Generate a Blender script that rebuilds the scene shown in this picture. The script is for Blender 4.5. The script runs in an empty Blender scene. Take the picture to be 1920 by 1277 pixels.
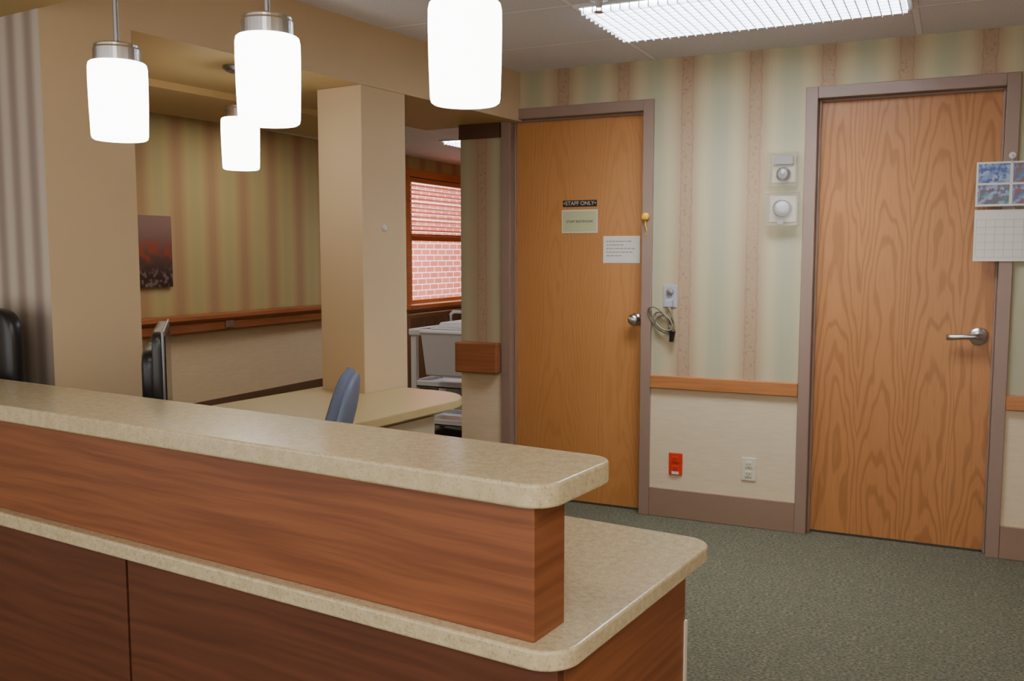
import bpy, bmesh, math, random
from mathutils import Matrix, Vector
random.seed(3)
COL=bpy.context.scene.collection
ROOM=Matrix.Identity(4)
STN=Matrix.Rotation(math.radians(-6.3),4,'Z')
T=Matrix.Translation
def RZ(a): return Matrix.Rotation(math.radians(a),4,'Z')
def RX(a): return Matrix.Rotation(math.radians(a),4,'X')
def RY(a): return Matrix.Rotation(math.radians(a),4,'Y')
WM={}
def lin(v):
    v/=255.0
    return v/12.92 if v<=0.04045 else ((v+0.055)/1.055)**2.4
def c(r,g,b): return (lin(r),lin(g),lin(b),1.0)

# ------------------------------------------------------------ mesh helpers
def nb(): return bmesh.new()
def box(bm,x0,x1,y0,y1,z0,z1,M=None):
    m=T(((x0+x1)/2,(y0+y1)/2,(z0+z1)/2))@Matrix.Diagonal((abs(x1-x0),abs(y1-y0),abs(z1-z0),1))
    if M is not None: m=M@m
    return bmesh.ops.create_cube(bm,size=1,matrix=m)
def prism(bm,poly,z0,z1):
    a=[bm.verts.new((x,y,z0)) for x,y in poly]; b=[bm.verts.new((x,y,z1)) for x,y in poly]
    n=len(poly)
    bm.faces.new(a[::-1]); bm.faces.new(b)
    for i in range(n): bm.faces.new((a[i],a[(i+1)%n],b[(i+1)%n],b[i]))
def arc(cx,cy,r,a0,a1,n=8):
    return [(cx+r*math.cos(math.radians(a0+(a1-a0)*i/n)),cy+r*math.sin(math.radians(a0+(a1-a0)*i/n))) for i in range(n+1)]
def cyl(bm,p0,p1,r0,r1=None,seg=24):
    if r1 is None: r1=r0
    p0=Vector(p0);p1=Vector(p1);d=p1-p0
    q=d.to_track_quat('Z','Y').to_matrix().to_4x4()
    m=T((p0+p1)/2)@q
    bmesh.ops.create_cone(bm,cap_ends=True,segments=seg,radius1=r0,radius2=r1,depth=d.length,matrix=m)
def lathe(bm,prof,M=None,seg=32):
    M=M or Matrix.Identity(4)
    rings=[]
    for r,z in prof:
        if r<1e-6: rings.append([bm.verts.new(M@Vector((0,0,z)))])
        else: rings.append([bm.verts.new(M@Vector((r*math.cos(2*math.pi*i/seg),r*math.sin(2*math.pi*i/seg),z))) for i in range(seg)])
    for a,b in zip(rings,rings[1:]):
        for i in range(seg):
            j=(i+1)%seg
            if len(a)==1 and len(b)==1: continue
            if len(a)==1: bm.faces.new((a[0],b[j],b[i]))
            elif len(b)==1: bm.faces.new((a[i],a[j],b[0]))
            else: bm.faces.new((a[i],a[j],b[j],b[i]))
def tube(bm,pts,r,seg=8):
    pts=[Vector(p) for p in pts]; rings=[]
    for i,p in enumerate(pts):
        d=(pts[min(i+1,len(pts)-1)]-pts[max(i-1,0)]).normalized()
        q=d.to_track_quat('Z','Y')
        rings.append([bm.verts.new(p+q@Vector((r*math.cos(2*math.pi*k/seg),r*math.sin(2*math.pi*k/seg),0))) for k in range(seg)])
    for a,b in zip(rings,rings[1:]):
        for i in range(seg):
            j=(i+1)%seg; bm.faces.new((a[i],a[j],b[j],b[i]))
    bm.faces.new(rings[0][::-1]); bm.faces.new(rings[-1])
def pad(bm,w,d,h,M,e=0.55,warp=None):
    r=bmesh.ops.create_uvsphere(bm,u_segments=32,v_segments=20,radius=1)
    f=lambda v:math.copysign(abs(v)**e,v)
    for v in r['verts']:
        x,y,z=v.co
        p=Vector((f(x)*w/2,f(y)*d/2,f(z)*h/2))
        if warp: p=warp(p)
        v.co=M@p
def fin(bm,name,mats,origin=(0,0,0),frame=ROOM,parent=None,bevel=0,smooth=False,label=None,cat=None,group=None,kind=None,seg=2,mfun=None):
    me=bpy.data.meshes.new(name)
    o=Vector(origin)
    bmesh.ops.recalc_face_normals(bm,faces=bm.faces)
    for v in bm.verts: v.co-=o
    if not isinstance(mats,(list,tuple)): mats=[mats]
    bm.normal_update()
    for f in bm.faces:
        f.smooth=smooth
        if mfun: f.material_index=mfun(f)
    bm.to_mesh(me); bm.free()
    for m in mats: me.materials.append(m)
    ob=bpy.data.objects.new(name,me)
    return place(ob,frame@T(o),parent,label,cat,group,kind,bevel,seg,smooth)
def place(ob,M,parent=None,label=None,cat=None,group=None,kind=None,bevel=0,seg=2,smooth=False):
    COL.objects.link(ob)
    WM[ob.name]=M.copy()
    if parent is not None:
        ob.parent=parent; ob.matrix_basis=WM[parent.name].inverted()@M
    else: ob.matrix_basis=M
    if label: ob["label"]=label
    if cat: ob["category"]=cat
    if group: ob["group"]=group
    if kind: ob["kind"]=kind
    if bevel:
        b=ob.modifiers.new("Bevel","BEVEL"); b.width=bevel; b.segments=seg; b.limit_method='ANGLE'; b.angle_limit=math.radians(35)
    return ob
def empty(name,M,label,cat,group=None,kind=None,parent=None):
    ob=bpy.data.objects.new(name,None); ob.empty_display_size=.05
    return place(ob,M,parent,label,cat,group,kind)
def text(s,size,M,mat,parent,name="lettering",ext=0.0004,sx=1.0):
    cu=bpy.data.curves.new("t","FONT"); cu.body=s; cu.size=size; cu.align_x='CENTER'; cu.align_y='CENTER'; cu.extrude=ext
    t=bpy.data.objects.new("t",cu); COL.objects.link(t)
    bpy.context.view_layer.update()
    me=bpy.data.meshes.new_from_object(t); bpy.data.objects.remove(t)
    me.materials.clear(); me.materials.append(mat)
    for v in me.vertices: v.co.x*=sx
    ob=bpy.data.objects.new(name,me)
    return place(ob,M,parent)

# ------------------------------------------------------------ material helpers
class G:
    def __init__(s,name,rough=.5,metal=0,spec=.5):
        s.m=bpy.data.materials.new(name); s.m.use_nodes=True; s.nt=s.m.node_tree
        s.b=s.nt.nodes["Principled BSDF"]; s.b.inputs["Roughness"].default_value=rough; s.b.inputs["Metallic"].default_value=metal
        s.b.inputs["Specular IOR Level"].default_value=spec
    def n(s,t,**kw):
        nd=s.nt.nodes.new(t)
        for k,v in kw.items(): setattr(nd,k,v)
        return nd
    def set(s,sock,v):
        if isinstance(v,bpy.types.NodeSocket): s.nt.links.new(v,sock)
        else: sock.default_value=v
    def ma(s,op,a,b=0.0,cl=False):
        nd=s.n("ShaderNodeMath",operation=op,use_clamp=cl); s.set(nd.inputs[0],a); s.set(nd.inputs[1],b); return nd.outputs[0]
    def mr(s,v,a,b,x=0.0,y=1.0,smooth=True):
        nd=s.n("ShaderNodeMapRange"); nd.interpolation_type='SMOOTHSTEP' if smooth else 'LINEAR'
        s.set(nd.inputs[0],v); nd.inputs[1].default_value=a; nd.inputs[2].default_value=b; nd.inputs[3].default_value=x; nd.inputs[4].default_value=y
        return nd.outputs[0]
    def mix(s,f,a,b,mode='MIX'):
        nd=s.n("ShaderNodeMix",data_type='RGBA',blend_type=mode); s.set(nd.inputs[0],f); s.set(nd.inputs[6],a); s.set(nd.inputs[7],b); return nd.outputs[2]
    def pos(s): return s.n("ShaderNodeNewGeometry").outputs["Position"]
    def obj(s): return s.n("ShaderNodeTexCoord").outputs["Object"]
    def sep(s,v):
        nd=s.n("ShaderNodeSeparateXYZ"); s.set(nd.inputs[0],v); return nd.outputs
    def comb(s,x,y,z):
        nd=s.n("ShaderNodeCombineXYZ"); s.set(nd.inputs[0],x); s.set(nd.inputs[1],y); s.set(nd.inputs[2],z); return nd.outputs[0]
    def noise(s,v,scale,detail=3,rough=.5):
        nd=s.n("ShaderNodeTexNoise"); s.set(nd.inputs["Vector"],v); nd.inputs["Scale"].default_value=scale; nd.inputs["Detail"].default_value=detail; nd.inputs["Roughness"].default_value=rough; return nd.outputs[0]
    def vor(s,v,scale):
        nd=s.n("ShaderNodeTexVoronoi"); s.set(nd.inputs["Vector"],v); nd.inputs["Scale"].default_value=scale; return nd.outputs["Distance"]
    def scl(s,v,x,y,z):
        nd=s.n("ShaderNodeMapping"); s.set(nd.inputs[0],v); nd.inputs["Scale"].default_value=(x,y,z); return nd.outputs[0]
    def bump(s,h,st=.3,dist=.01):
        nd=s.n("ShaderNodeBump"); nd.inputs["Strength"].default_value=st; nd.inputs["Distance"].default_value=dist; s.set(nd.inputs["Height"],h); s.nt.links.new(nd.outputs[0],s.b.inputs["Normal"])
    def col(s,v): s.set(s.b.inputs["Base Color"],v); return s.m
def plain(name,col,rough=.5,metal=0,var=.06,scale=6,spec=.5):
    g=G(name,rough,metal,spec); n=g.noise(g.obj(),scale,3)
    dark=tuple(x*(1-var) for x in col[:3])+(1,); lite=tuple(min(1,x*(1+var)) for x in col[:3])+(1,)
    return g.col(g.mix(n,dark,lite))
def emis(name,col,st):
    g=G(name,.4); g.b.inputs["Emission Color"].default_value=col; g.b.inputs["Emission Strength"].default_value=st
    return g.col(col)

def wallpaper(name,axis,phase,lower=.705,scale=1.0,strong=1.0,base0=c(196,180,144),base1=c(178,172,142),soft=0):
    g=G(name,.75,spec=.25); P=g.pos(); s=g.sep(P); x=s[axis]; z=s[2]
    d=g.ma('PINGPONG',g.ma('SUBTRACT',x,phase),.167)
    halo=g.mr(d,.0 if soft else .02,.12 if soft else .095,1,0); core=g.mr(d,.022,.032,1,0)
    v=g.comb(g.ma('MULTIPLY',x,1.0),0.0,z)
    orn=g.mr(g.vor(v,42),.22,.42,1,.25)
    orn2=g.mr(g.noise(v,60,2),.42,.55,.25,1)
    wob=g.ma('MULTIPLY',g.ma('SUBTRACT',g.noise(v,28,2),.5),.022)
    edge=g.mr(g.ma('ABSOLUTE',g.ma('SUBTRACT',g.ma('ADD',d,wob),.027)),.001,.005,.8,0)
    fine=g.noise(g.comb(g.ma('MULTIPLY',x,160.0),0.0,g.ma('MULTIPLY',z,.4)),1,2)
    mid=g.mr(d,.09,.15)
    base=g.mix(mid,base0,base1)
    base=g.mix(g.ma('MULTIPLY',fine,.22),base,c(140,132,104))
    a=g.mix(g.ma('MULTIPLY',halo,.6*strong),base,c(164,126,100))
    k=g.ma('MULTIPLY',g.ma('MULTIPLY',core,orn),orn2)
    k=g.ma('MAXIMUM',k,edge)
    a=g.mix(g.ma('MULTIPLY',k,(.12 if soft else .42)*strong),a,c(128,88,70))
    w=g.noise(g.comb(g.ma('MULTIPLY',x,12.0),g.ma('MULTIPLY',s[1-axis],12.0),g.ma('MULTIPLY',z,90.0)),1,3)
    wc=g.mix(w,c(206,184,150),c(224,204,172))
    f=g.mr(z,lower-.001,lower+.001)
    return g.col(g.mix(f,wc,a))
M_wpB=wallpaper("wallpaper_back",0,-1.235)
M_wpS=wallpaper("wallpaper_strip",0,-2.39,base0=c(176,164,132),base1=c(166,156,128))
M_wpF=wallpaper("wallpaper_far",1,4.92,lower=.85,strong=1.2,soft=1,base0=c(188,168,118),base1=c(180,166,118))
def graystripe():
    g=G("grey_striped_wallpaper",.7); s=g.sep(g.obj())
    d=g.ma('PINGPONG',g.ma('ADD',s[0],.06),.045)
    fine=g.noise(g.comb(g.ma('MULTIPLY',s[0],140.0),0.0,s[2]),1,2)
    a=g.mix(g.mr(d,.004,.040),c(146,130,118),c(190,176,160))
    return g.col(g.mix(g.ma('MULTIPLY',fine,.2),a,c(130,120,112)))
M_gray=graystripe()
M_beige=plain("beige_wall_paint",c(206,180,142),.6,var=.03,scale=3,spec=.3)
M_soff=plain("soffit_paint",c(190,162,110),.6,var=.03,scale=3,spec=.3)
M_brownband=plain("dark_brown",c(84,54,34),.6)
def oak(name,a,b,d,w=.11,seed=0.0,ls=.42):
    g=G(name,.38,spec=.4); s=g.sep(g.obj()); x=g.ma('ADD',s[0],seed); z=s[2]
    n=g.noise(g.comb(g.ma('MULTIPLY',x,5.0),seed,g.ma('MULTIPLY',z,1.1)),1,3)
    pp=g.ma('PINGPONG',g.ma('ADD',x,g.ma('MULTIPLY',n,.05)),w)
    q=g.ma('MULTIPLY',g.ma('MULTIPLY',pp,pp),60.0)
    q=g.ma('ADD',q,g.ma('MULTIPLY',z,.7)); q=g.ma('ADD',q,g.ma('MULTIPLY',n,2.0))
    ln=g.mr(g.ma('SINE',g.ma('MULTIPLY',q,26.0)),.0,1.0)
    fine=g.noise(g.comb(g.ma('MULTIPLY',x,220.0),0.0,g.ma('MULTIPLY',z,6.0)),1,2)
    big=g.noise(g.comb(g.ma('MULTIPLY',x,6.0),seed,g.ma('MULTIPLY',z,.6)),1,2)
    k=g.mix(big,a,b); k=g.mix(g.ma('MULTIPLY',ln,ls),k,d); k=g.mix(g.mr(fine,.45,.8,0,.35),k,d)
    return g.col(k)
M_oak1=oak("oak_veneer_door",c(182,122,66),c(194,134,76),c(154,96,50),w=.18,seed=.11,ls=.24)
M_oak2=oak("oak_veneer_door_flamed",c(172,114,66),c(186,126,74),c(130,82,44),w=.105,seed=.05,ls=.45)
def hwood(name,a,b,d,rough=.3,ax=0):
    g=G(name,rough,spec=.4); s=g.sep(g.obj())
    x=g.ma('ADD',s[0],s[1]); z=s[2]
    warp=g.noise(g.comb(g.ma('MULTIPLY',x,1.5),0.0,g.ma('MULTIPLY',z,3.0)),1,2)
    v=g.comb(g.ma('MULTIPLY',x,2.2),0.0,g.ma('ADD',g.ma('MULTIPLY',z,62.0),g.ma('MULTIPLY',warp,4.0)))
    n=g.noise(v,1,3,.5)
    fine=g.noise(g.comb(g.ma('MULTIPLY',x,6.0),0.0,g.ma('MULTIPLY',z,260.0)),1,2)
    k=g.mix(g.mr(n,.3,.7),a,b); k=g.mix(g.mr(fine,.5,.85,0,.4),k,d)
    return g.col(k)
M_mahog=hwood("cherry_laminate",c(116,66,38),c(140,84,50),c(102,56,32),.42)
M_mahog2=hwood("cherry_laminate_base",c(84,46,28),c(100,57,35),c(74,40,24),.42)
M_rail=hwood("stained_oak_rail",c(164,104,60),c(182,118,68),c(134,78,44),.35)
M_handrail=hwood("dark_oak_handrail",c(136,80,48),c(158,96,60),c(102,58,34),.35)
M_winwood=hwood("orange_stained_window_wood",c(182,106,62),c(200,122,74),c(148,80,44),.35)
M_blind=hwood("pale_orange_blind_slat",c(210,146,118),c(224,164,136),c(190,124,96),.4)
M_frame=plain("taupe_painted_steel",c(144,118,102),.42,var=.02)
M_base=plain("brown_vinyl_base",c(142,114,92),.5,var=.04)
M_basedark=plain("dark_vinyl_base",c(104,76,54),.5,var=.04)
def carpet():
    g=G("grey_green_loop_carpet",.95,spec=.1); P=g.pos()
    n1=g.noise(g.scl(P,1,1.6,1),75,3,.7); n2=g.noise(P,14,3); n3=g.vor(P,160)
    k=g.mix(g.mr(n1,.36,.64),c(76,79,66),c(126,118,96)); k=g.mix(g.mr(n2,.35,.7,0,.35),k,c(86,90,76)); k=g.mix(g.mr(n3,.3,.7,0,.25),k,c(58,57,49))
    g.bump(n1,.4,.004); return g.col(k)
M_carpet=carpet()
def ceilmat():
    g=G("acoustic_ceiling_tile",.9,spec=.1); P=g.pos(); s=g.sep(P)
    dx=g.ma('PINGPONG',g.ma('ADD',s[0],1.405),.61); dy=g.ma('PINGPONG',g.ma('SUBTRACT',s[1],3.49),.305)
    d=g.ma('MINIMUM',dx,dy); bar=g.mr(d,.010,.013,1,0); gap=g.mr(g.ma('ABSOLUTE',g.ma('SUBTRACT',d,.0145)),.001,.003,.4,0)
    n=g.noise(P,150,3,.7); t=g.mix(g.mr(n,.4,.62),c(218,216,222),c(232,230,236))
    k=g.mix(bar,t,c(240,238,242)); k=g.mix(gap,k,c(160,156,156)); g.bump(n,.3,.003)
    return g.col(k)
M_ceil=ceilmat()
def stone(name,rough=.2):
    g=G(name,rough,spec=.5); P=g.obj()
    n1=g.noise(P,200,2,.6); n2=g.noise(P,60,2,.5)
    k=g.mix(g.mr(n2,.35,.65),c(188,170,132),c(198,181,143))
    k=g.mix(g.mr(n1,.57,.70,0,.55),k,c(142,122,90)); k=g.mix(g.mr(n1,.30,.40,.45,0),k,c(224,214,188))
    return g.col(k)
M_stone=stone("speckled_solid_surface"); 
M_desk=plain("tan_laminate_desk",c(190,168,120),.3,var=.05,scale=40)
M_cream=plain("cream_laminate",c(200,188,164),.5,var=.05,scale=20)
M_chrome=plain("brushed_nickel",c(204,200,198),.28,1.0,var=.05,scale=30)
M_satin=plain("satin_steel",c(160,160,160),.35,1.0,var=.05)
M_glow=emis("white_glass_lit",(1,.97,.94,1),12.0)
M_tube=emis("fluorescent_glow",(.90,.95,1,1),30.0)
M_louv=plain("white_louver",c(225,228,235),.4)
M_white=plain("white_enamel",c(215,214,210),.5,var=.02)
M_cart=plain("white_moulded_plastic",c(218,220,228),.5,var=.04)
M_tote=plain("grey_white_plastic",c(202,204,214),.45,var=.04)
M_black=plain("black_plastic",c(28,27,28),.35)
M_screen=plain("glossy_dark_screen",c(14,15,20),.12)
M_silver=plain("silver_plastic",c(120,122,128),.3,.4)
M_blue=plain("blue_grey_upholstery",c(98,108,134),.75,var=.15,scale=90)
M_bluep=plain("blue_grey_plastic_shell",c(112,124,148),.5,var=.06)
M_paper=plain("paper_white",c(228,220,208),.7,var=.03)
M_green=plain("pale_green_card",c(190,190,146),.7,var=.03)
M_ink=plain("black_ink",c(36,33,33),.6)
M_inkg=plain("grey_ink",c(140,130,124),.6)
M_goldt=plain("pale_lettering",c(205,195,170),.5)
M_red=plain("red_plastic",c(206,52,34),.4)
M_ivory=plain("ivory_plastic",c(214,204,180),.4)
M_greyp=plain("grey_wall_plate",c(168,168,174),.4)
M_yellow=plain("yellow_plastic",c(232,182,30),.4)
M_cable=plain("olive_grey_cable",c(128,120,96),.5)
M_brownvent=plain("brown_heater_enamel",c(124,86,58),.5)
g=G("clear_acrylic",.08); g.b.inputs["Transmission Weight"].default_value=.9; g.b.inputs["Alpha"].default_value=.3; M_clear=g.col((.95,.93,.85,1))
g=G("window_glass",.02); g.b.inputs["Alpha"].default_value=.08; M_glass=g.col((.9,.95,1,1))
def brick():
    g=G("red_brick_exterior",.9); s=g.sep(g.pos()); v=g.comb(s[1],s[2],0.0)
    b=g.n("ShaderNodeTexBrick"); g.set(b.inputs["Vector"],v); b.inputs["Scale"].default_value=1
    b.inputs["Brick Width"].default_value=.235; b.inputs["Row Height"].default_value=.085; b.inputs["Mortar Size"].default_value=.008
    b.inputs["Color1"].default_value=c(204,98,80); b.inputs["Color2"].default_value=c(186,84,68); b.inputs["Mortar"].default_value=c(236,216,210)
    return g.col(b.outputs[0])
M_brick=brick()
def picmat():
    g=G("flower_print",.4); s=g.sep(g.obj()); z=s[2]
    n=g.noise(g.obj(),14,4); n2=g.noise(g.obj(),30,3)
    k=g.mix(g.mr(z,-.2,.25),c(52,34,32),c(138,108,102))
    m=g.ma('MULTIPLY',g.mr(g.ma('ABSOLUTE',z),.03,.10,1,0),g.mr(n,.42,.56,0,.8))
    k=g.mix(m,k,c(150,62,44)); k=g.mix(g.ma('MULTIPLY',g.mr(z,-.18,-.06,1,0),g.mr(n2,.5,.6,0,.6)),k,c(140,122,122))
    return g.col(k)
M_pic=picmat()
def photomat(name,a,b,d):
    g=G(name,.5); n=g.noise(g.obj(),26,3); n2=g.noise(g.obj(),45,3)
    return g.col(g.mix(g.mr(n2,.48,.6),g.mix(g.mr(n,.4,.6),a,b),d))
M_ph=[photomat("garden_photo_a",c(150,170,200),c(90,115,110),c(120,90,100)),photomat("garden_photo_b",c(110,130,170),c(160,170,190),c(80,90,140)),
      photomat("garden_photo_c",c(140,165,195),c(80,100,130),c(150,90,90)),photomat("garden_photo_d",c(110,130,170),c(90,110,110),c(140,90,90))]

S={'kind':'structure'}
# ------------------------------------------------------------ shell
ZC=2.34; YB=4.62; XF=-4.95
bm=nb(); box(bm,-5.1,2.1,-2.6,9.8,-.06,0); fin(bm,"floor",M_carpet,**S)
bm=nb(); box(bm,-5.1,2.1,-2.6,9.8,ZC,ZC+.06); fin(bm,"ceiling",M_ceil,**S)
TH=.12
bm=nb()
box(bm,-1.404,-.665,YB,YB+TH,0,ZC); box(bm,.227,2.0,YB,YB+TH,0,ZC)
box(bm,-2.263,-1.404,YB,YB+TH,2.145,ZC); box(bm,-.665,.227,YB,YB+TH,2.145,ZC)
fin(bm,"wall_back",M_wpB,**S)
bm=nb(); box(bm,-2.523,-2.263,YB,YB+TH,0,ZC); fin(bm,"wall_back",M_wpS,**S)
bm=nb(); box(bm,-2.523,-2.40,YB+TH,9.7,0,ZC); fin(bm,"wall_passage",M_beige,**S)
bm=nb(); box(bm,2.0,2.12,-2.6,YB+TH,0,ZC); fin(bm,"wall_right",M_beige,**S)
WY0,WY1,WZ0,WZ1=7.95,9.45,.86,2.17
bm=nb(); box(bm,XF-.12,XF,-1,WY0,0,ZC); box(bm,XF-.12,XF,WY1,9.7,0,ZC); box(bm,XF-.12,XF,WY0,WY1,0,WZ0); box(bm,XF-.12,XF,WY0,WY1,WZ1,ZC)
fin(bm,"wall_far",M_wpF,**S)
bm=nb(); box(bm,XF,-2.4,9.58,9.7,0,ZC); fin(bm,"wall_far_end",M_beige,**S)
# station walls (rotated frame)
bm=nb(); box(bm,-4.6,-2.65,1.64,1.95,0,ZC)
fin(bm,"wall_left",[M_beige,M_gray],origin=(-2.65,1.64,0),frame=STN,kind='structure',mfun=lambda f:1 if f.normal.y<-.9 else 0)
bm=nb(); box(bm,-2.90,-2.65,3.06,3.36,0,2.08); fin(bm,"wall_pillar",M_beige,origin=(-2.77,3.2,0),frame=STN,bevel=.004,**S)
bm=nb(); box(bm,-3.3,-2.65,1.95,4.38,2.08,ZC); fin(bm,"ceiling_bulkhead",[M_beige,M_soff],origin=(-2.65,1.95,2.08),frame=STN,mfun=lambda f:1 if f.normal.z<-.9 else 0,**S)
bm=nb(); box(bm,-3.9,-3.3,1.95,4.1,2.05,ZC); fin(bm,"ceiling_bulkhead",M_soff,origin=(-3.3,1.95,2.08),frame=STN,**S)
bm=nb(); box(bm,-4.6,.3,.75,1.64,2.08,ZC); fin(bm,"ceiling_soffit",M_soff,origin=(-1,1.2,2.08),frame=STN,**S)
bm=nb(); box(bm,-2.523,-2.27,YB-.02,YB,2.0,2.08); fin(bm,"dark_band_soffit",M_brownband,**S)  # thin dark brown strip across the wall top, just below the bulkhead
# baseboards and rails
bm=nb(); box(bm,-1.404,-.665,YB-.012,YB,0,.15); fin(bm,"baseboard_back",M_base,bevel=.003,**S)
bm=nb(); box(bm,.227,2.0,YB-.012,YB,0,.15); fin(bm,"baseboard_back",M_base,bevel=.003,**S)
bm=nb(); box(bm,-2.523,-2.263,YB-.012,YB,0,.15); fin(bm,"baseboard_back",M_base,bevel=.003,**S)
bm=nb(); box(bm,XF,XF+.015,-.9,9.5,0,.29); fin(bm,"baseboard_far",M_basedark,**S)
bm=nb(); box(bm,-1.404,-.665,YB-.022,YB,.675,.742); fin(bm,"trim_rail",M_rail,origin=(-1,YB,.7),bevel=.005,**S)
bm=nb(); box(bm,.227,2.0,YB-.022,YB,.675,.742); fin(bm,"trim_rail",M_rail,origin=(1,YB,.7),bevel=.005,**S)
# handrail on strip
bm=nb(); box(bm,-2.535,-2.27,YB-.06,YB-.002,.70,.873); fin(bm,"handrail",M_handrail,origin=(-2.4,YB-.03,.78),bevel=.008,label="short stained oak handrail end block beside the staff door",cat="handrail")
# far handrail
hr=None
bm=nb()
prof=[(0.0,.80),(.05,.80),(.06,.815),(.06,.87),(.075,.885),(.085,.90),(.08,.925),(.06,.935),(0.0,.935)]
for (ya,yb) in [(1.5,7.55)]:
    a=[bm.verts.new((XF+.01+x,ya,z)) for x,z in prof]; b=[bm.verts.new((XF+.01+x,yb,z)) for x,z in prof]
    bm.faces.new(a); bm.faces.new(b[::-1])
    for i in range(len(prof)): j=(i+1)%len(prof); bm.faces.new((a[i],b[i],b[j],a[j]))
hr=fin(bm,"handrail",M_handrail,origin=(XF,4.5,.8),label="long stained wooden handrail along the striped far wall",cat="handrail")
bm=nb(); box(bm,XF+.07,XF+.082,5.28,5.36,.825,.875); fin(bm,"bracket_cover",M_satin,parent=hr,bevel=.002)
# small button on pillar
bm=nb(); lathe(bm,[(0,-.001),(.014,-.001),(.014,.006),(.009,.010),(0,.011)],T((-2.65,3.20,1.48))@RY(90),seg=20)
fin(bm,"wall_button",M_white,origin=(-2.65,3.20,1.48),frame=STN,smooth=True,label="small round white button fixed to the beige pillar",cat="button")

# ------------------------------------------------------------ doors
def door(n,x0,x1,leafmat,origx):
    bm=nb(); fw=.055
    prof_y=(YB-.015,YB+TH)
    box(bm,x0-fw,x0,prof_y[0],prof_y[1],0,2.145); box(bm,x1,x1+fw,prof_y[0],prof_y[1],0,2.145); box(bm,x0,x1,prof_y[0],prof_y[1],2.09,2.145)
    # stop
    box(bm,x0,x0+.012,YB+.035,YB+.05,0,2.09); box(bm,x1-.010,x1,YB+.035,YB+.05,0,2.09); box(bm,x0+.012,x1-.01,YB+.035,YB+.05,2.078,2.09)
    fin(bm,"trim_door_frame",M_frame,origin=(x0,YB,0),bevel=.003,**S)
    bm=nb(); box(bm,x0+.002,x1-.002,YB+.05,YB+.094,.012,2.088)
    d=fin(bm,"door_%d"%n,leafmat,origin=(origx,YB+.05,.0),bevel=.0015,**S)
    return d
d1=door(1,-2.208,-1.459,M_oak1,-1.83)
d2=door(2,-.610,.172,M_oak2,-.22)
YL=YB+.05
bm=nb(); R=T((-1.503,YL,1.024))@RX(90)
lathe(bm,[(0,0),(.033,0),(.033,.004),(.027,.008),(.013,.012),(.012,.032),(.020,.038),(.028,.048),(.029,.058),(.024,.068),(.010,.073),(0,.073)],R)
fin(bm,"door_knob",M_chrome,origin=(-1.503,YL,1.024),parent=d1,smooth=True,label="round polished nickel door knob")
bm=nb(); R=T((.108,YL,.995))@RX(90)
lathe(bm,[(0,0),(.040,0),(.041,.006),(.036,.012),(.020,.016),(.013,.02),(.012,.05),(0,.05)],R)
pts=[(.108,YL-.046,.995),(.09,YL-.052,.996),(.05,YL-.052,.994),(.0,YL-.050,.990),(-.022,YL-.046,.988)]
tube(bm,pts,.0125,12); 
fin(bm,"door_lever",M_chrome,origin=(.108,YL,.995),parent=d2,smooth=True,label="satin nickel lever door handle")
# signs
sg=None
bm=nb(); box(bm,-1.922,-1.728,YL-.003,YL,1.618,1.652); sg=fin(bm,"door_sign",M_ink,origin=(-1.825,YL,1.635),bevel=.001,label="small black staff only plate with pale capitals on oak door",cat="sign")
text("\u2022STAFF ONLY\u2022",.030,T((-1.825,YL-.0036,1.635))@RX(90),M_goldt,sg,sx=.98)
bm=nb(); box(bm,-1.928,-1.722,YL-.003,YL,1.478,1.602)
sg=fin(bm,"door_sign",M_ivory,origin=(-1.825,YL,1.54),label="pale green staff restroom card in a light border on oak door",cat="sign")
bm=nb(); box(bm,-1.920,-1.730,YL-.0042,YL-.003,1.486,1.594); fin(bm,"card",M_green,origin=(-1.825,YL,1.54),parent=sg)
text("STAFF RESTROOM",.0185,T((-1.825,YL-.0048,1.538))@RX(90),M_ink,sg)
bm=nb(); box(bm,-1.690,-1.488,YL-.002,YL,1.318,1.460)
sg=fin(bm,"paper_notice",M_paper,origin=(-1.59,YL,1.39),label="white paper notice with faint printed lines taped on oak door",cat="notice")
bm=nb()
for i,(a,b) in enumerate([(.012,.14),(.012,.10),(.012,.165),(.012,.15),(.012,.09)]):
    z=1.432-i*.019; x=-1.685+a
    while x<-1.685+b:
        w=random.uniform(.008,.022); box(bm,x,min(x+w,-1.50),YL-.0026,YL-.002,z-.002,z+.002); x+=w+.004
fin(bm,"faint_print",M_inkg,origin=(-1.59,YL,1.39),parent=sg)
# yellow key fob on frame
YF=YB-.015
bm=nb(); pad(bm,.042,.03,.04,T((-1.437,YF-.014,1.556)),e=.9); 
kf=fin(bm,"key_hook",M_yellow,origin=(-1.437,YF,1.55),smooth=True,label="yellow plastic tag hanging on the taupe door frame",cat="key tag")
bm=nb(); tube(bm,[(-1.437,YF-.008,1.535),(-1.437,YF-.008,1.51),(-1.430,YF-.008,1.49),(-1.434,YF-.008,1.465)],.004)
fin(bm,"strap",M_yellow,parent=kf)

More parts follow.
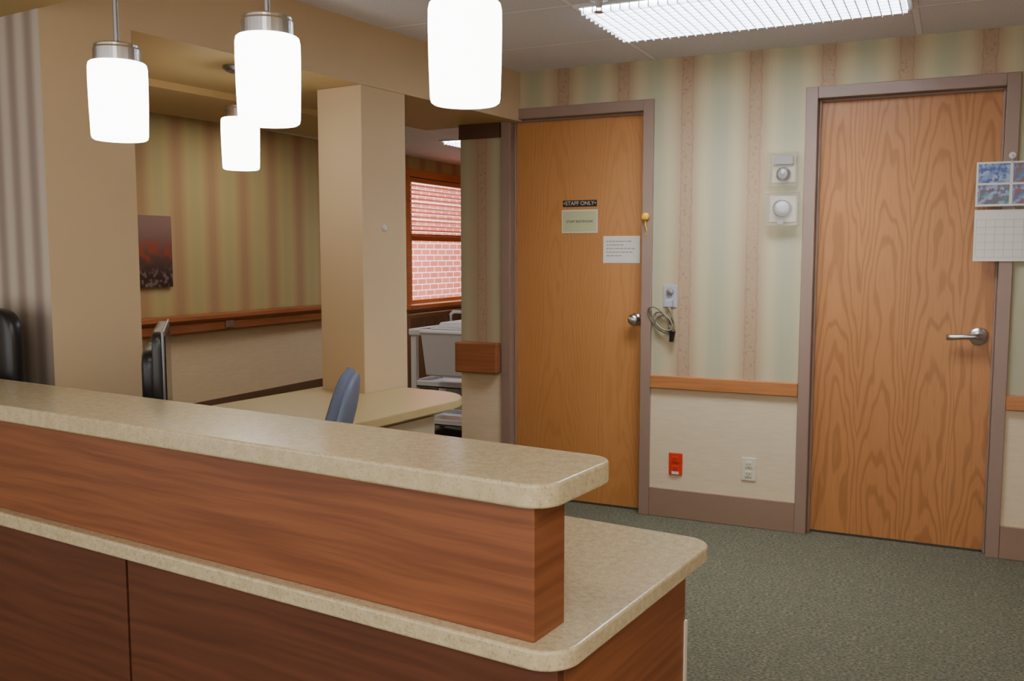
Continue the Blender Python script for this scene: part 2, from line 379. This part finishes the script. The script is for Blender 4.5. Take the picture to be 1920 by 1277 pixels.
# ------------------------------------------------------------ wall devices
def thermo(zc,w,h,depth,lab):
    x=-.759
    bm=nb(); box(bm,x-w*.42,x+w*.42,YB-.006,YB+.001,zc-h*.42,zc+h*.42)
    o=fin(bm,"thermostat",M_ivory,origin=(x,YB,zc),bevel=.004,label=lab,cat="thermostat")
    return o,x
o,x=thermo(1.58,.15,.15,.05,"round thermostat under a clear acrylic guard on striped wallpaper")
bm=nb(); lathe(bm,[(0,0),(.046,0),(.046,.015),(.040,.022),(.034,.024),(.030,.034),(.012,.038),(0,.038)],T((x,YB-.006,1.585))@RX(90)); fin(bm,"dial",M_white,parent=o,smooth=True)
bm=nb(); lathe(bm,[(.034,.0245),(.042,.0245),(.042,.028),(.034,.028),(.034,.0245)],T((x,YB-.006,1.585))@RX(90)); fin(bm,"dial_ring",M_satin,parent=o,smooth=True)
def guard(o,x,zc,w,h,d):
    bm=nb(); t=.004
    box(bm,x-w/2,x+w/2,YB-d,YB-d+t,zc-h/2,zc+h/2)
    box(bm,x-w/2,x-w/2+t,YB-d+t,YB+.001,zc-h/2,zc+h/2); box(bm,x+w/2-t,x+w/2,YB-d+t,YB,zc-h/2,zc+h/2)
    box(bm,x-w/2+t,x+w/2-t,YB-d+t,YB,zc+h/2-t,zc+h/2); box(bm,x-w/2+t,x+w/2-t,YB-d+t,YB,zc-h/2,zc-h/2+t)
    fin(bm,"clear_guard",M_clear,parent=o,bevel=.002)
guard(o,x,1.58,.155,.16,.062)
bm=nb(); box(bm,x-.014,x+.014,YB-.067,YB-.062,1.508,1.525); fin(bm,"guard_lock",M_satin,parent=o)
o,x=thermo(1.768,.13,.15,.05,"small sensor dial under a clear acrylic guard on striped wallpaper")
bm=nb(); lathe(bm,[(0,0),(.034,0),(.034,.02),(.022,.03),(0,.034)],T((x,YB-.006,1.745))@RX(90)); box(bm,x-.045,x+.045,YB-.02,YB-.006,1.79,1.83); fin(bm,"sensor_dial",M_satin,parent=o,smooth=False,bevel=.002)
guard(o,x,1.768,.14,.16,.055)
# outlets
def plate(x,z,mat,lab,name="wall_outlet",recept=None):
    bm=nb(); box(bm,x-.036,x+.036,YB-.006,YB+.001,z-.058,z+.058)
    o=fin(bm,name,mat,origin=(x,YB,z),bevel=.003,label=lab,cat="outlet")
    if recept:
        for s in (-1,1):
            bm=nb(); box(bm,x-.017,x+.017,YB-.010,YB-.006,z+s*.024-.015,z+s*.024+.015); r=fin(bm,"receptacle",recept,origin=(x,YB,z+s*.024),parent=o,bevel=.003)
            bm=nb(); box(bm,x-.008,x-.0055,YB-.0108,YB-.0098,z+s*.024-.004,z+s*.024+.006); box(bm,x+.0055,x+.008,YB-.0108,YB-.0098,z+s*.024-.004,z+s*.024+.006); box(bm,x-.002,x+.002,YB-.0108,YB-.0098,z+s*.024-.011,z+s*.024-.007)
            fin(bm,"slots",M_ink,origin=(x,YB,z),parent=r)
    return o
plate(-.892,.294,M_ivory,"ivory duplex wall outlet above brown baseboard",recept=M_ivory)
ro=plate(-1.265,.284,M_red,"red emergency duplex outlet above brown baseboard",recept=M_red)
bm=nb(); box(bm,-1.283,-1.247,YB-.012,YB-.006,.232,.246); fin(bm,"white_tag",M_white,parent=ro)
co=plate(-1.307,1.15,M_greyp,"grey wall jack plate with a cord plugged in",name="wall_jack")
bm=nb(); lathe(bm,[(0,0),(.018,0),(.018,.012),(0,.014)],T((-1.307,YB-.006,1.175))@RX(90)); fin(bm,"jack",M_satin,parent=co)
bm=nb(); box(bm,-1.325,-1.289,YB-.035,YB-.006,1.095,1.135); fin(bm,"plug",M_greyp,parent=co,bevel=.004)
pts=[]
for i in range(81):
    a=i/80*2*math.pi*3.0; k=1-.35*i/80
    pts.append((-1.345+.065*math.cos(a)*k+.02*math.sin(a*.45),YB-.025-.012*math.sin(a*1.3),1.025-.065*math.sin(a+.5)*k+.02*math.cos(a*.6)))
pts=[(-1.307,YB-.03,1.10),(-1.29,YB-.035,1.07)]+pts+[(-1.30,YB-.03,1.0),(-1.285,YB-.03,.97)]
bm=nb(); tube(bm,pts,.0048); cb=fin(bm,"cord",M_cable,parent=co,smooth=True)
bm=nb(); cyl(bm,(-1.285,YB-.03,.975),(-1.29,YB-.03,.92),.016,.011,16); fin(bm,"cord_end",M_black,parent=co)
bm=nb(); box(bm,.288,.358,YB-.006,YB+.001,1.10,1.215); so=fin(bm,"light_switch",M_ivory,origin=(.32,YB,1.16),bevel=.003,label="ivory light switch beside the oak door",cat="light switch")
bm=nb(); box(bm,.318,.328,YB-.016,YB-.006,1.15,1.172); fin(bm,"toggle",M_ivory,parent=so)
# calendar
cx=.205; yc=YF-.006
cal=empty("wall_calendar",T((cx,yc,1.565)),"wall calendar with garden photographs hung over the door frame","calendar")
bm=nb(); box(bm,cx-.137,cx+.137,yc,yc+.002,1.572,1.765); pg=fin(bm,"picture_page",M_paper,origin=(cx,yc,1.66),parent=cal)
k=0
for ix in (0,1):
    for iz in (0,1):
        x0=cx-.129+ix*.135; z0=1.582+iz*.092
        bm=nb(); box(bm,x0,x0+.123,yc-.0008,yc,z0,z0+.083); fin(bm,"photograph",M_ph[k],origin=(x0,yc,z0),parent=pg); k+=1
bm=nb(); box(bm,cx-.137,cx+.137,yc,yc+.002,1.333,1.558); dp=fin(bm,"date_page",M_paper,origin=(cx,yc,1.44),parent=cal)
bm=nb()
for i in range(8): x=cx-.128+i*.0366; box(bm,x-.0006,x+.0006,yc-.0006,yc,1.35,1.515)
for i in range(6): z=1.35+i*.033; box(bm,cx-.128,cx+.128,yc-.0006,yc,z-.0006,z+.0006)
M_grid=plain("faint_grid_ink",c(168,162,156),.7)
fin(bm,"date_grid",M_grid,origin=(cx,yc,1.44),parent=dp)
bm=nb()
for i in range(32):
    x=cx-.128+i*.00826
    tube(bm,[(x,yc-.004+.0*0,1.556),(x,yc-.006,1.565),(x,yc-.004,1.574)],.0012,6)
fin(bm,"spiral_binding",M_satin,parent=cal)
bm=nb(); cyl(bm,(cx,YF,1.79),(cx,YF-.008,1.79),.014); tube(bm,[(cx,YF-.008,1.79),(cx,YF-.016,1.785),(cx,YF-.016,1.765),(cx,YF-.010,1.757)],.003)
fin(bm,"hook",M_white,parent=cal)

# ------------------------------------------------------------ picture on far wall
bm=nb(); box(bm,XF,XF+.025,4.33,4.83,1.14,1.63)
fin(bm,"wall_picture",M_pic,origin=(XF,4.58,1.385),bevel=.002,label="unframed canvas print of red flowers in muted tones",cat="picture")

# ------------------------------------------------------------ window
bm=nb(); t=.05
xf0,xf1=XF-.09,XF+.02
box(bm,xf0,xf1,WY0-.05,WY0+.03,WZ0,WZ1+.05); box(bm,xf0,xf1,WY1-.03,WY1+.05,WZ0,WZ1+.05); box(bm,xf0,xf1,WY0+.03,WY1-.03,WZ1-.03,WZ1+.05)
w1=fin(bm,"window_1",M_winwood,origin=(XF,8.6,1.5),bevel=.004,**S)
bm=nb(); box(bm,XF-.09,XF+.09,WY0-.09,WY1+.09,WZ0-.045,WZ0); fin(bm,"window_sill",M_winwood,origin=(XF,8.6,.83),parent=w1,bevel=.005)
xs0,xs1=XF-.075,XF-.045
bm=nb(); 
for (z0,z1) in ((WZ0,1.54),(1.54,WZ1-.03)):
    box(bm,xs0,xs1,WY0+.03,WY0+.16,z0,z1); box(bm,xs0,xs1,WY1-.12,WY1-.03,z0,z1); 
    box(bm,xs0,xs1,WY0+.16,WY1-.12,z0,z0+(.04 if z0<1 else .035)); box(bm,xs0,xs1,WY0+.16,WY1-.12,z1-.035,z1)
fin(bm,"window_sash",M_winwood,origin=(XF,8.6,1.5),parent=w1,bevel=.002)
bm=nb(); box(bm,XF-.062,XF-.058,WY0+.12,WY1-.12,WZ0+.03,WZ1-.05); fin(bm,"window_glass",M_glass,origin=(XF,8.6,1.5),parent=w1)
bm=nb(); cyl(bm,(xs1,WY0+.09,1.15),(xs1+.02,WY0+.09,1.15),.012); box(bm,xs1+.01,xs1+.02,WY0+.082,WY0+.098,1.08,1.15); fin(bm,"window_latch",M_satin,parent=w1)
bl=empty("window_blind",T((XF-.01,8.67,2.1)),"wooden venetian blind lowered over the upper window sash","blind")
bm=nb(); box(bm,XF-.035,XF+.012,WY0+.035,WY1-.035,2.09,2.135); fin(bm,"head_rail",M_winwood,origin=(XF,8.6,2.1),parent=bl,bevel=.003)
bm=nb()
for i in range(11):
    z=2.06-i*.045; M=T((XF-.012,8.70,z))@RY(-14)
    box(bm,-.022,.022,-.71,.71,-.0015,.0015,M)
fin(bm,"slats",M_blind,origin=(XF,8.6,1.8),parent=bl)
bm=nb(); box(bm,XF-.03,XF+.006,WY0+.04,WY1-.04,1.555,1.575); fin(bm,"bottom_rail",M_winwood,origin=(XF,8.6,1.56),parent=bl,bevel=.003)
bm=nb(); box(bm,-7.2,-7.0,3,14,-1,5); fin(bm,"wall_exterior",M_brick,**S)
# heater under window
ht=empty("baseboard_heater",T((XF+.1,8.6,0)),"brown enamel heater cabinet with louvred front below the window","heater")
bm=nb(); box(bm,XF+.016,XF+.16,7.7,9.5,.0,.78); fin(bm,"heater_body",M_brownvent,origin=(XF+.1,8.6,0),parent=ht,bevel=.006)
bm=nb()
for i in range(40):
    y=7.75+i*.043; box(bm,XF+.16,XF+.166,y,y+.018,.62,.74)
fin(bm,"grille",M_basedark,origin=(XF+.16,8.6,.7),parent=ht)

# ------------------------------------------------------------ ceiling fixtures
def troffer(x0,x1,y0,y1,lab,nx,ny):
    e=empty("ceiling_light",T(((x0+x1)/2,(y0+y1)/2,ZC)),lab,"ceiling light")
    bm=nb(); b=.018; zt=ZC
    box(bm,x0,x1,y0,y0+b,ZC-.012,zt); box(bm,x0,x1,y1-b,y1,ZC-.012,zt); box(bm,x0,x0+b,y0+b,y1-b,ZC-.012,zt); box(bm,x1-b,x1,y0+b,y1-b,ZC-.012,zt)
    fin(bm,"housing",M_white,origin=(x0,y0,ZC),parent=e)
    bm=nb(); box(bm,x0+b,x1-b,y0+b,y1-b,ZC-.008,ZC-.002); fin(bm,"lamp_panel",M_tube,origin=(x0,y0,ZC),parent=e)
    bm=nb()
    for i in range(1,nx): x=x0+(x1-x0)*i/nx; box(bm,x-.002,x+.002,y0+b,y1-b,ZC-.032,ZC-.010)
    for i in range(1,ny): y=y0+(y1-y0)*i/ny; box(bm,x0+b,x1-b,y-.002,y+.002,ZC-.032,ZC-.010)
    fin(bm,"louver",M_louv,origin=(x0,y0,ZC),parent=e)
troffer(-1.40,-.19,3.49,4.10,"recessed fluorescent ceiling light with white egg-crate louver",32,12)
troffer(-4.03,-3.42,7.0,7.45,"recessed fluorescent ceiling light in the adjoining room",8,8)
def sprink(x,y):
    e=empty("sprinkler_head",T((x,y,ZC)),"white and chrome ceiling fire sprinkler head","sprinkler")
    bm=nb(); lathe(bm,[(0,.002),(.04,.002),(.036,-.01),(.015,-.014),(.012,-.035),(0,-.035)],T((x,y,ZC))); fin(bm,"escutcheon",M_white,parent=e,smooth=True)
    bm=nb(); cyl(bm,(x,y,ZC-.055),(x,y,ZC-.052),.018); cyl(bm,(x-.010,y,ZC-.034),(x-.010,y,ZC-.053),.002,seg=8); cyl(bm,(x+.010,y,ZC-.034),(x+.010,y,ZC-.053),.002,seg=8); fin(bm,"deflector",M_chrome,parent=e)
sprink(-1.27,3.435); sprink(-4.35,6.3)

# ------------------------------------------------------------ pendants
def pendant(p,q,zb,s,lab,group=None):
    H=.162*s; R=.0605*s; F=STN@T((p,q,2.08))
    e=empty("pendant_lamp",F,lab,"pendant lamp",group)
    z0=zb-2.08
    parts=[]
    bm=nb(); lathe(bm,[(0,z0+.002),(R*.86,z0),(R*.93,z0+.003),(R*.955,z0+.010),(R*.985,z0+H*.4),(R*1.0,z0+H*.75),(R*.995,z0+H*.93),(R*.965,z0+H*.985),(R*.92,z0+H),(0,z0+H)],seg=48)
    parts.append(fin(bm,"glass_shade",M_glow,frame=F,parent=e,smooth=True,label="white opal glass cylinder shade, lit"))
    bm=nb(); lathe(bm,[(0,z0+H),(R*.80,z0+H),(R*.80,z0+H+.028*s),(R*.76,z0+H+.030*s),(R*.76,z0+H+.036*s),(R*.70,z0+H+.038*s),(.012,z0+H+.039*s),(0,z0+H+.039*s)],seg=40)
    parts.append(fin(bm,"metal_cap",M_chrome,frame=F,parent=e,bevel=.001))
    bm=nb(); cyl(bm,(0,0,z0+H+.037*s),(0,0,-.015),.0055); parts.append(fin(bm,"rod",M_satin,frame=F,parent=e,smooth=False))
    bm=nb(); lathe(bm,[(0,0),(.06,0),(.06,-.008),(.045,-.02),(0,-.022)]); parts.append(fin(bm,"canopy",M_satin,frame=F,parent=e,smooth=False))
    return e,parts
GP="pendant lamps over the reception counter"
e,parts=pendant(-1.788,1.28,1.607,1,"lit white glass cylinder pendant with nickel cap over counter",GP)
for p in (-1.336,-.884):
    e2=e.copy(); COL.objects.link(e2); e2.matrix_basis=STN@T((p,1.28,2.08))
    for o in parts:
        o2=o.copy(); o2.parent=e2; COL.objects.link(o2)
pendant(-2.81,2.54,1.69,1.2,"lit white glass cylinder pendant hung in the soffit opening")

# ------------------------------------------------------------ counter
cxr=-.668; r=.05
poly=[(-3.2,1.175)]+arc(cxr-r,1.175+r,r,-90,0)+arc(cxr-r,1.425-r,r,0,90)+[(-3.2,1.44)]
bm=nb(); prism(bm,poly,.977,1.015)
fin(bm,"counter_ledge",M_stone,origin=(-1.5,1.3,.977),frame=STN,bevel=.005,seg=3,label="long beige speckled solid-surface transaction top with rounded corners",cat="countertop")
bm=nb(); box(bm,-3.2,-.702,1.197,1.295,.76,.977)
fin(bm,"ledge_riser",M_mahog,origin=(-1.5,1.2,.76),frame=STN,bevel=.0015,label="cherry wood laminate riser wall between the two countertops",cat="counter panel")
r2=.06
poly=[(-3.2,1.172)]+arc(-.64-r2,1.172+r2,r2,-90,0)+arc(-.64-r2,1.85-r2,r2,0,90)+[(-2.63,1.85),(-2.63,1.62),(-3.2,1.62)]
bm=nb(); prism(bm,poly,.727,.76)
fin(bm,"countertop",M_stone,origin=(-1.5,1.5,.727),frame=STN,bevel=.005,seg=3,label="wide beige speckled solid-surface worktop with rounded corners",cat="countertop")
cab=empty("reception_counter",STN@T((-1.9,1.4,0)),"cherry laminate reception desk base with vertical panel seam","reception desk")
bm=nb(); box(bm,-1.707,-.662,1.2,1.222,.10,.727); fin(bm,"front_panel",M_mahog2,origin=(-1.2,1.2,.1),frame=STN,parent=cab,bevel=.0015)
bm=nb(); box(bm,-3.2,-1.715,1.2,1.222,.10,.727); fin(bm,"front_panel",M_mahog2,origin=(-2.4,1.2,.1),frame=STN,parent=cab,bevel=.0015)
bm=nb(); box(bm,-1.718,-1.704,1.207,1.225,.10,.727); fin(bm,"seam_strip",M_black,origin=(-1.71,1.2,.1),frame=STN,parent=cab)
bm=nb(); box(bm,-.684,-.662,1.222,1.735,.0,.727); fin(bm,"end_panel",M_mahog,origin=(-.67,1.5,.0),frame=STN,parent=cab,bevel=.0015)
bm=nb(); box(bm,-3.2,-.67,1.225,1.24,.0,.10); fin(bm,"toe_kick",M_basedark,origin=(-2,1.23,0),frame=STN,parent=cab)
bm=nb(); box(bm,-.664,-.659,1.730,1.742,.0,.62); box(bm,-.684,-.664,1.735,1.739,0,.62); fin(bm,"corner_guard",M_ivory,origin=(-.66,1.74,.0),frame=STN,parent=cab)

# ------------------------------------------------------------ desk behind
poly=[(-2.96,2.35),(-2.20,2.35)]+arc(-2.42,3.08,.22,0,90,12)+[(-2.645,3.30),(-2.645,3.055),(-2.905,3.055),(-2.905,3.30),(-2.96,3.30)]
dk=empty("work_desk",STN@T((-2.55,2.8,0)),"tan laminate work desk fitted around the square pillar","desk")
bm=nb(); prism(bm,poly,.725,.76); fin(bm,"desktop",M_desk,origin=(-2.5,2.8,.725),frame=STN,parent=dk,bevel=.004)
bm=nb(); box(bm,-2.93,-2.26,2.45,3.04,.0,.725); fin(bm,"pedestal",M_cream,origin=(-2.5,2.7,0),frame=STN,parent=dk,bevel=.003)
for k in range(3):
    bm=nb(); box(bm,-2.26,-2.245,2.47,3.02,.06+.22*k,.265+.22*k); dr=fin(bm,"drawer",M_cream,origin=(-2.25,2.7,.1+.22*k),frame=STN,parent=dk,bevel=.002)
    bm=nb(); box(bm,-2.245,-2.23,2.68,2.81,.20+.22*k,.215+.22*k); fin(bm,"handle",M_satin,frame=STN,parent=dr)

# ------------------------------------------------------------ monitors
def monitor(F,lab):
    e=empty("computer_monitor",F,lab,"computer monitor")
    bm=nb(); pad(bm,.49,.035,.33,T((0,0,.235)),e=.18); bmesh.ops.recalc_face_normals(bm,faces=bm.faces)
    pad(bm,.34,.05,.22,T((0,.025,.235)),e=.35)
    fin(bm,"housing",M_black,frame=F,parent=e,smooth=True)
    bm=nb(); box(bm,-.228,.228,-.0185,-.0175,.085,.385); fin(bm,"screen",M_screen,frame=F,parent=e)
    bm=nb(); tube(bm,[(-.247,-.012,.075),(-.247,-.012,.398),(.247,-.012,.398),(.247,-.012,.075)],.004); fin(bm,"bezel_edge",M_silver,frame=F,parent=e)
    bm=nb(); box(bm,-.03,.03,.03,.055,.01,.2); lathe(bm,[(0,0),(.12,0),(.12,.008),(.10,.014),(0,.016)],T((0,.03,0))); fin(bm,"stand",M_black,frame=F,parent=e,bevel=.003)
monitor(STN@T((-2.245,1.716,.76))@RZ(140.5),"black flat-panel monitor seen edge-on standing behind the counter ledge")
# rounded black equipment back at the wall: a small all-black monitor with a rounded shell
F=STN@T((-2.80,1.515,.815))@RZ(180)
e=empty("computer_monitor",F,"black rounded-back monitor behind the counter ledge against the striped wall","computer monitor")
bm=nb(); pad(bm,.36,.06,.33,T((0,0,.225)),e=.4); pad(bm,.24,.08,.22,T((0,-.03,.215)),e=.6); fin(bm,"housing",M_black,frame=F,parent=e,smooth=True)
bm=nb(); box(bm,-.03,.03,-.02,.02,.01,.1); lathe(bm,[(0,0),(.06,0),(.06,.008),(.05,.014),(0,.016)]); fin(bm,"stand",M_black,frame=F,parent=e,bevel=.003)
bm=nb(); box(bm,-3.0,-2.70,1.45,1.60,.76,.815); fin(bm,"monitor_riser",M_black,origin=(-2.86,1.53,.76),frame=STN,bevel=.004,label="low black riser block under a monitor on the worktop",cat="stand")

# ------------------------------------------------------------ chair
F=STN@T((-2.163,1.99,-.018))@RZ(126.5)
ch=empty("office_chair",STN@T((-2.163,1.99,0))@RZ(126.5),"blue-grey office task chair tucked between counter and desk","chair")
bm=nb(); pad(bm,.47,.46,.08,T((0,0,.47)),e=.5); fin(bm,"seat",M_blue,frame=F,parent=ch,smooth=True)
B=T((0,-.235,.80))@RX(20)
bm=nb(); pad(bm,.40,.06,.46,B,e=.62,warp=lambda p:Vector((p.x*(1-.22*max(0,p.z)/.25),p.y+.5*p.x*p.x+.5*p.z*p.z,p.z))); fin(bm,"backrest",M_blue,frame=F,parent=ch,smooth=True)
bm=nb(); pad(bm,.385,.04,.445,B@T((0,-.020,0)),e=.6,warp=lambda p:Vector((p.x*(1-.22*max(0,p.z)/.25),p.y+.5*p.x*p.x+.5*p.z*p.z,p.z))); fin(bm,"back_shell",M_bluep,frame=F,parent=ch,smooth=True)
bm=nb(); tube(bm,[(0,-.08,.42),(0,-.22,.42),(0,-.235,.48),(0,-.235,.70)],.014); fin(bm,"back_bar",M_black,frame=F,parent=ch,smooth=True)
bm=nb(); cyl(bm,(0,0,.09),(0,0,.43),.025); fin(bm,"gas_lift",M_black,frame=F,parent=ch)
bm=nb()
for i in range(5):
    a=2*math.pi*i/5; cyl(bm,(0,0,.125),(.27*math.cos(a),.27*math.sin(a),.09),.025,.016,12)
fin(bm,"star_base",M_black,frame=F,parent=ch)
for i in range(5):
    a=2*math.pi*i/5; x,y=.27*math.cos(a),.27*math.sin(a)
    bm=nb(); cyl(bm,(x-.02*math.sin(a),y+.02*math.cos(a),.046),(x+.02*math.sin(a),y-.02*math.cos(a),.046),.028,seg=16); cyl(bm,(x,y,.048),(x,y,.095),.008,seg=8); fin(bm,"caster",M_black,frame=F,parent=ch)

# ------------------------------------------------------------ cart
F=T((-3.27,6.1,0))
ct=empty("utility_cart",F,"white moulded plastic utility cart with shelves, loaded with a tote","cart")
def tray(z,h):
    bm=nb(); box(bm,-.36,.36,-.22,.22,z,z+.02)
    box(bm,-.36,.36,-.22,-.20,z,z+h); box(bm,-.36,.36,.20,.22,z,z+h); box(bm,-.36,-.34,-.22,.22,z,z+h); box(bm,.34,.36,-.22,.22,z,z+h)
    fin(bm,"shelf",M_cart,frame=F,parent=ct,bevel=.006)
tray(.10,.05); tray(.38,.05)
bm=nb(); box(bm,-.38,.38,-.24,-.20,.765,.815); box(bm,-.38,.38,.20,.24,.765,.815); box(bm,-.38,-.33,-.20,.20,.765,.815); box(bm,.33,.38,-.20,.20,.765,.815)
fin(bm,"top_frame",M_cart,frame=F,parent=ct,bevel=.01)
for x in (-.345,.345):
    for y in (-.205,.205):
        bm=nb(); box(bm,x-.025,x+.025,y-.02,y+.02,.07,.77); fin(bm,"leg",M_cart,frame=F,parent=ct,bevel=.008)
        bm=nb(); cyl(bm,(x,y-.015,.04),(x,y+.015,.04),.04,seg=20); fin(bm,"wheel",M_black,frame=F,parent=ct)
bm=nb(); 
def frust(bm,w0,d0,w1,d1,z0,z1,cx=0,cy=0):
    v=[bm.verts.new((cx+sx*w0/2,cy+sy*d0/2,z0)) for sx,sy in ((-1,-1),(1,-1),(1,1),(-1,1))]+[bm.verts.new((cx+sx*w1/2,cy+sy*d1/2,z1)) for sx,sy in ((-1,-1),(1,-1),(1,1),(-1,1))]
    bm.faces.new(v[:4][::-1]); bm.faces.new(v[4:])
    for i in range(4): j=(i+1)%4; bm.faces.new((v[i],v[j],v[4+j],v[4+i]))
FT=T((-3.215,6.1-.3035,.49))
frust(bm,.44,.10,.52,.115,0,.32); box(bm,-.27,.27,-.064,.064,.30,.325)
fin(bm,"storage_tote",M_tote,frame=FT,bevel=.012,label="grey-white plastic bin hung on the side of the cart",cat="bin")
FC=T((-3.30,6.1,.815))
cd=empty("cleaning_caddy",FC,"white plastic caddy with carry handle resting on the cart","caddy")
bm=nb(); box(bm,-.17,.33,-.225,.225,0,.012); frust(bm,.40,.36,.36,.32,.012,.05,cx=.06); fin(bm,"lid",M_cart,frame=FC,parent=cd,bevel=.006)
bm=nb(); tube(bm,[(-.12,0,.04),(-.12,0,.10),(-.10,0,.12),(.02,0,.12),(.04,0,.10),(.04,0,.04)],.012,12); fin(bm,"handle",M_tote,frame=FC,parent=cd,smooth=True)

# ------------------------------------------------------------ lights
def area(name,loc,sx,sy,power,col=(1,.96,.92),rot=(0,0,0)):
    l=bpy.data.lights.new(name,'AREA'); l.shape='RECTANGLE'; l.size=sx; l.size_y=sy; l.energy=power; l.color=col
    o=bpy.data.objects.new(name,l); o.location=loc; o.rotation_euler=rot; COL.objects.link(o)
area("fill_light_a",(.6,.6,ZC-.03),1.2,.6,34)  # added fill for the near room, no fixture modelled here
area("fill_light_b",(.4,-1.2,ZC-.03),1.2,.6,44)  # second added fill, unseen behind the camera
area("fill_light_c",(-3.9,3.9,1.98),.6,1.2,9,(1,.88,.68))  # added warm fill for the far room, hangs free without a fitting
area("fill_light_d",(-4.2,5.2,ZC-.03),.6,1.2,11,(1,.92,.8))  # added fill along the far wall, unseen and without a fixture
area("exterior_fill",(-5.5,9.5,4.5),3,2,900,(1,.98,.97),(0,math.radians(50),0))  # added area lamp to brighten the brick, standing in for sky light
w=bpy.data.worlds.new("World"); bpy.context.scene.world=w; w.use_nodes=True
w.node_tree.nodes["Background"].inputs[0].default_value=(1,.96,.93,1); w.node_tree.nodes["Background"].inputs[1].default_value=2.2

# ------------------------------------------------------------ camera
cam=bpy.data.cameras.new("camera"); cam.sensor_width=36; cam.lens=36*1737/1920; cam.clip_start=.02
co_=bpy.data.objects.new("camera",cam); COL.objects.link(co_)
co_.matrix_world=T((0,0,1.36))@RZ(25.5)@RX(90-5.27)
bpy.context.scene.camera=co_
